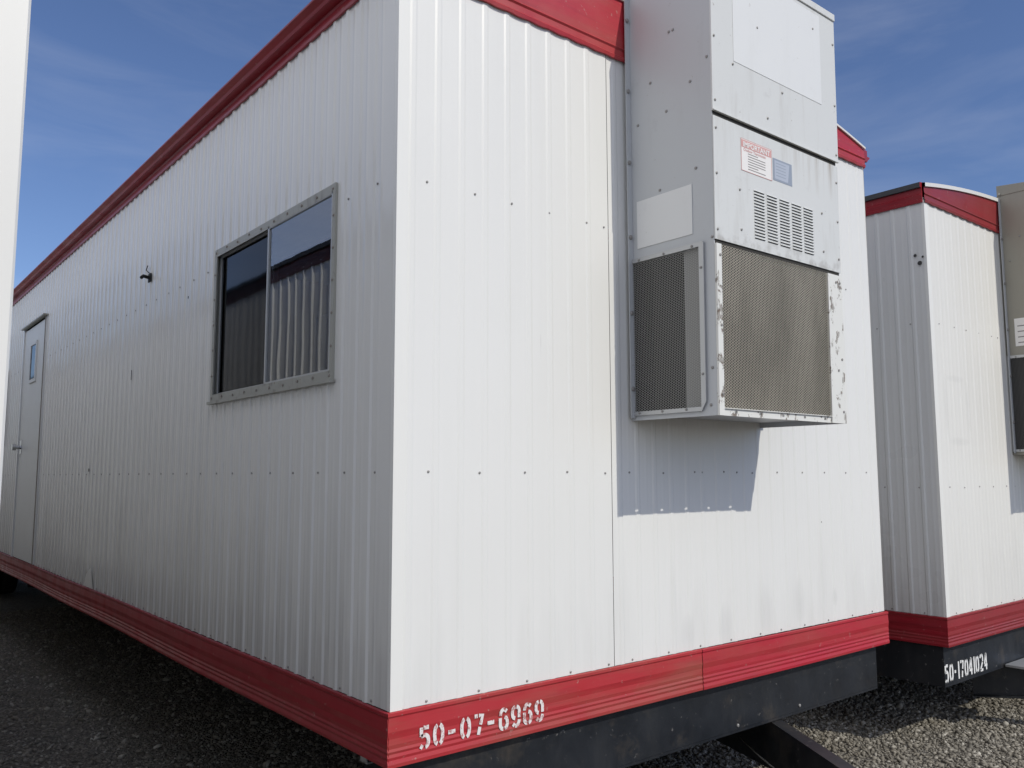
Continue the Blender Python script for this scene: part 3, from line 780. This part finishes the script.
    for (x, z) in ((.012, 1.95), (.012, 1.70), (.012, 1.44), (W-.004, 1.95), (W-.004, 1.66), (W-.004, 1.43), (.13, 1.62), (.30, 1.83), (.47, 1.60), (.72, 1.97), (.36, 1.46)):
        mb.disc((x, yf-.006, H+z), (0, -1, 0), .0055, M_scr, .004)
    tp = mb.build('top_panel', A, bevel=0)
    if detail:
        mb = MB(); mb.box((.135, yf-.0075, H+1.635), (.775, yf-.0062, z1-.02), M_acp); mb.build('repainted_patch', tp)
    mb = MB(); mb.box((.004, yf+.0, zs1-.012), (W-.004, yf+.002, zs1+.004), M_gap); mb.box((.004, yf, zs2-.016), (W-.004, yf+.002, zs2-.002), M_gap); split_build(mb, 'panel_gap', A)
    mb = MB(); mb.box((.0, yf-.005, zs2), (W+.004, yf, zs1-.013), mf)
    for (x, z) in ((.015, 1.33), (.015, 1.15), (.015, .93), (W-.010, 1.30), (W-.010, 1.12), (W-.010, .95), (.16, 1.115), (.165, .955), (.75, 1.135), (.755, .965)):
        mb.disc((x, yf-.005, H+z), (0, -1, 0), .0055, M_scr, .004)
    mp_ = mb.build('louvre_panel', A)
    # pressed louvres: 5 columns of 16, hooded, open below
    mb = MB()
    for c_ in range(5):
        xa = .252+c_*.0885; xb = xa+.068
        for k in range(16):
            zc = H+1.135-k*.0128; yy = yf-.0052; h_ = .0080; p_ = .0045
            mb.quad([(xa, yy, zc), (xb, yy, zc), (xb, yy-p_, zc-h_*.66), (xa, yy-p_, zc-h_*.66)][::-1], mf)
            mb.quad([(xa, yy-p_, zc-h_*.66), (xb, yy-p_, zc-h_*.66), (xb, yy-.0002, zc-h_), (xa, yy-.0002, zc-h_)][::-1], M_slot)
            for xx in (xa, xb): mb.quad([(xx, yy, zc), (xx, yy-p_, zc-h_*.66), (xx, yy, zc-h_)], mf)
    mb.build('louvres', mp_)
    # coil guard
    fx0, fx1 = .030, W-.112; fz0 = z0+.024; fz1 = zs2-.017
    mb = MB()
    mb.box((0, yf-.010, z0+.0), (fx0, yf, fz1), frame); mb.box((fx1, yf-.010, z0+.0), (W, yf, fz1), frame)
    mb.box((fx0, yf-.010, z0+.0262), (fx1, yf, z0+.029), frame)
    # bottom lip with five drain holes the sun shines through
    hx = [.11+.155*i for i in range(5)]; hr = .0075; xa = fx0
    for x in hx:
        mb.box((xa, yf-.003, z0), (x-hr, yf, z0+.026), frame)
        mb.box((x-hr, yf-.003, z0), (x+hr, yf, z0+.010), frame); mb.box((x-hr, yf-.003, z0+.022), (x+hr, yf, z0+.026), frame); xa = x+hr
    mb.box((xa, yf-.003, z0), (fx1, yf, z0+.026), frame)
    for (x, z) in ((.02, .83), (.02, .56), (.02, .30), (W-.05, .84), (W-.02, .84), (W-.02, .5), (W-.05, .45), (W-.02, .27), (.25, .245), (.45, .245), (.7, .245)):
        mb.disc((x, yf-(.010 if x < fx0 or x > fx1 else .003), H+z), (0, -1, 0), .006, M_scr, .004)
    g_ = mb.build('coil_guard', A)
    mb = MB(); yq = yf-.006; mb.quad([(fx0, yq, z0+.029), (fx1, yq, z0+.029), (fx1, yq, fz1), (fx0, yq, fz1)], perf[0]); mb.build('perforated_sheet', g_)
    mb = MB(); mb.box((t+.002, -D_+.012, pan+.006), (W-t-.002, -D_+.05, zs2-.02), M_coil); mb.build('condenser_coil', A)
    # cap
    mb = MB(); mb.v += [(-.004, yf-.012, z1), (W+.013, yf-.012, z1), (W+.013, -.004, z1), (-.004, -.004, z1), (-.004, yf-.012, z1+.032), (W+.013, yf-.012, z1+.032), (W+.013, -.004, z1+.075), (-.004, -.004, z1+.075)]
    for q in ((0,3,2,1),(4,5,6,7),(0,1,5,4),(1,2,6,5),(2,3,7,6),(3,0,4,7)): mb.f.append(q); mb.m.append(mb.mi(mf))
    mb.build('cap', A, bevel=.002)
    return A
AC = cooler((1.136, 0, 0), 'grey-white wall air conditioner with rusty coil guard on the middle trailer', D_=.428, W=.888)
# notices on the louvre panel
def notice():
    y = -.428-.001-.0052
    mb = MB(); x0, x1, z0, z1 = .172, .380, H+1.198, H+1.330
    mb.box((x0, y-.0010, z0), (x1, y-.0002, z1), M_stw)
    for a, b in (((x0, z0), (x1, z0+.002)), ((x0, z1-.002), (x1, z1)), ((x0, z0), (x0+.003, z1)), ((x1-.003, z0), (x1, z1))):
        mb.quad([(a[0], y-.0014, a[1]), (b[0], y-.0014, a[1]), (b[0], y-.0014, b[1]), (a[0], y-.0014, b[1])], M_str)
    mb.quad([(x0+.004, y-.0013, z1-.036), (x1-.004, y-.0013, z1-.036), (x1-.004, y-.0013, z1-.005), (x0+.004, y-.0013, z1-.005)], M_str)
    for k in range(7):
        zz = z1-.058-k*.0105; xr = x1-.045-(.05 if k in (0, 5) else 0)
        mb.quad([(x0+.045, y-.0013, zz), (xr, y-.0013, zz), (xr, y-.0013, zz+.0035), (x0+.045, y-.0013, zz+.0035)], M_stk)
    n_ = mb.build('notice_sticker', AC)
    for txt, sx, sz, size, m in (("IMPORTANT", x0+.012, z1-.032, .030, M_stw), ("Outdoor Thermostats", x0+.016, z1-.049, .0165, M_str)):
        cu = bpy.data.curves.new('words', 'FONT'); cu.body = txt; cu.size = size; cu.offset = .0008 if size > .02 else 0
        o = bpy.data.objects.new('words', cu); COL.objects.link(o)
        dg = bpy.context.evaluated_depsgraph_get(); me = bpy.data.meshes.new_from_object(o.evaluated_get(dg)); bpy.data.objects.remove(o)
        me.materials.clear(); me.materials.append(m)
        w_ = bpy.data.objects.new('printed_words', me); COL.objects.link(w_); w_.parent = n_
        w_.rotation_euler = (R(90), 0, 0); w_.location = (sx, (y-.0018)*(1+.045*(sz-H-.22)/1.85)-.0003, sz); w_.rotation_euler.x += math.atan(.0104)
        if size > .02: w_.scale = (.183/max(v.co.x for v in me.vertices), 1, 1)
    mb = MB(); mb.box((.389, y-.0008, H+1.206), (.526, y-.0001, H+1.300), M_stb)
    mb.quad([(.400, y-.0011, H+1.214), (.495, y-.0011, H+1.214), (.507, y-.0011, H+1.292), (.400, y-.0011, H+1.292)], M_stb2)
    for k in range(5):
        zz = H+1.280-k*.013; mb.quad([(.41, y-.0013, zz), (.48, y-.0013, zz), (.48, y-.0013, zz+.003), (.41, y-.0013, zz+.003)], M_stb)
    mb.build('rating_sticker', AC)
notice()
AC2 = cooler((3.71+1.12, -.055, 0), 'beige wall air conditioner on the trailer at the right edge', zb=.13, zt=1.93, gtop=.785, body=(M_beige, M_beige), detail=False,
             perf=(M_perfB, M_perfB), frame=M_beige)
mb = MB(); mb.box((-.0015, -.225, H+.865), (-.0004, -.062, H+1.055), M_stw)
for k in range(8): mb.box((-.0022, -.215, H+.885+k*.019), (-.0016, -.13 if k % 2 else -.08, H+.892+k*.019), M_stk)
mb.build('rating_sticker', AC2)

# the case leans a little outwards towards its top
for A_c in (AC,):
    for o in [c for c in A_c.children]+[k for c in A_c.children for k in c.children]:
        if o.type != 'MESH' or o.name.startswith('printed'): continue
        for v in o.data.vertices: v.co.y *= 1+.045*max(0, min(1, (v.co.z-H-.22)/1.85))
# loose cable lying across the hitch
mb = MB(); pts = [(2.20, .30, H-1.30), (2.08, .10, H-1.32), (1.96, -.12, H-1.335), (1.80, -.40, H-1.36), (1.66, -.75, H-1.30), (1.60, -1.05, H-1.20)]
mb.tube(pts, .0035, M_cable, 6); c = mb.build('brake_cable', None, smooth=True)
c['label'] = 'thin grey cable slung beside the hitch arm of the middle trailer'; c['category'] = 'cable'
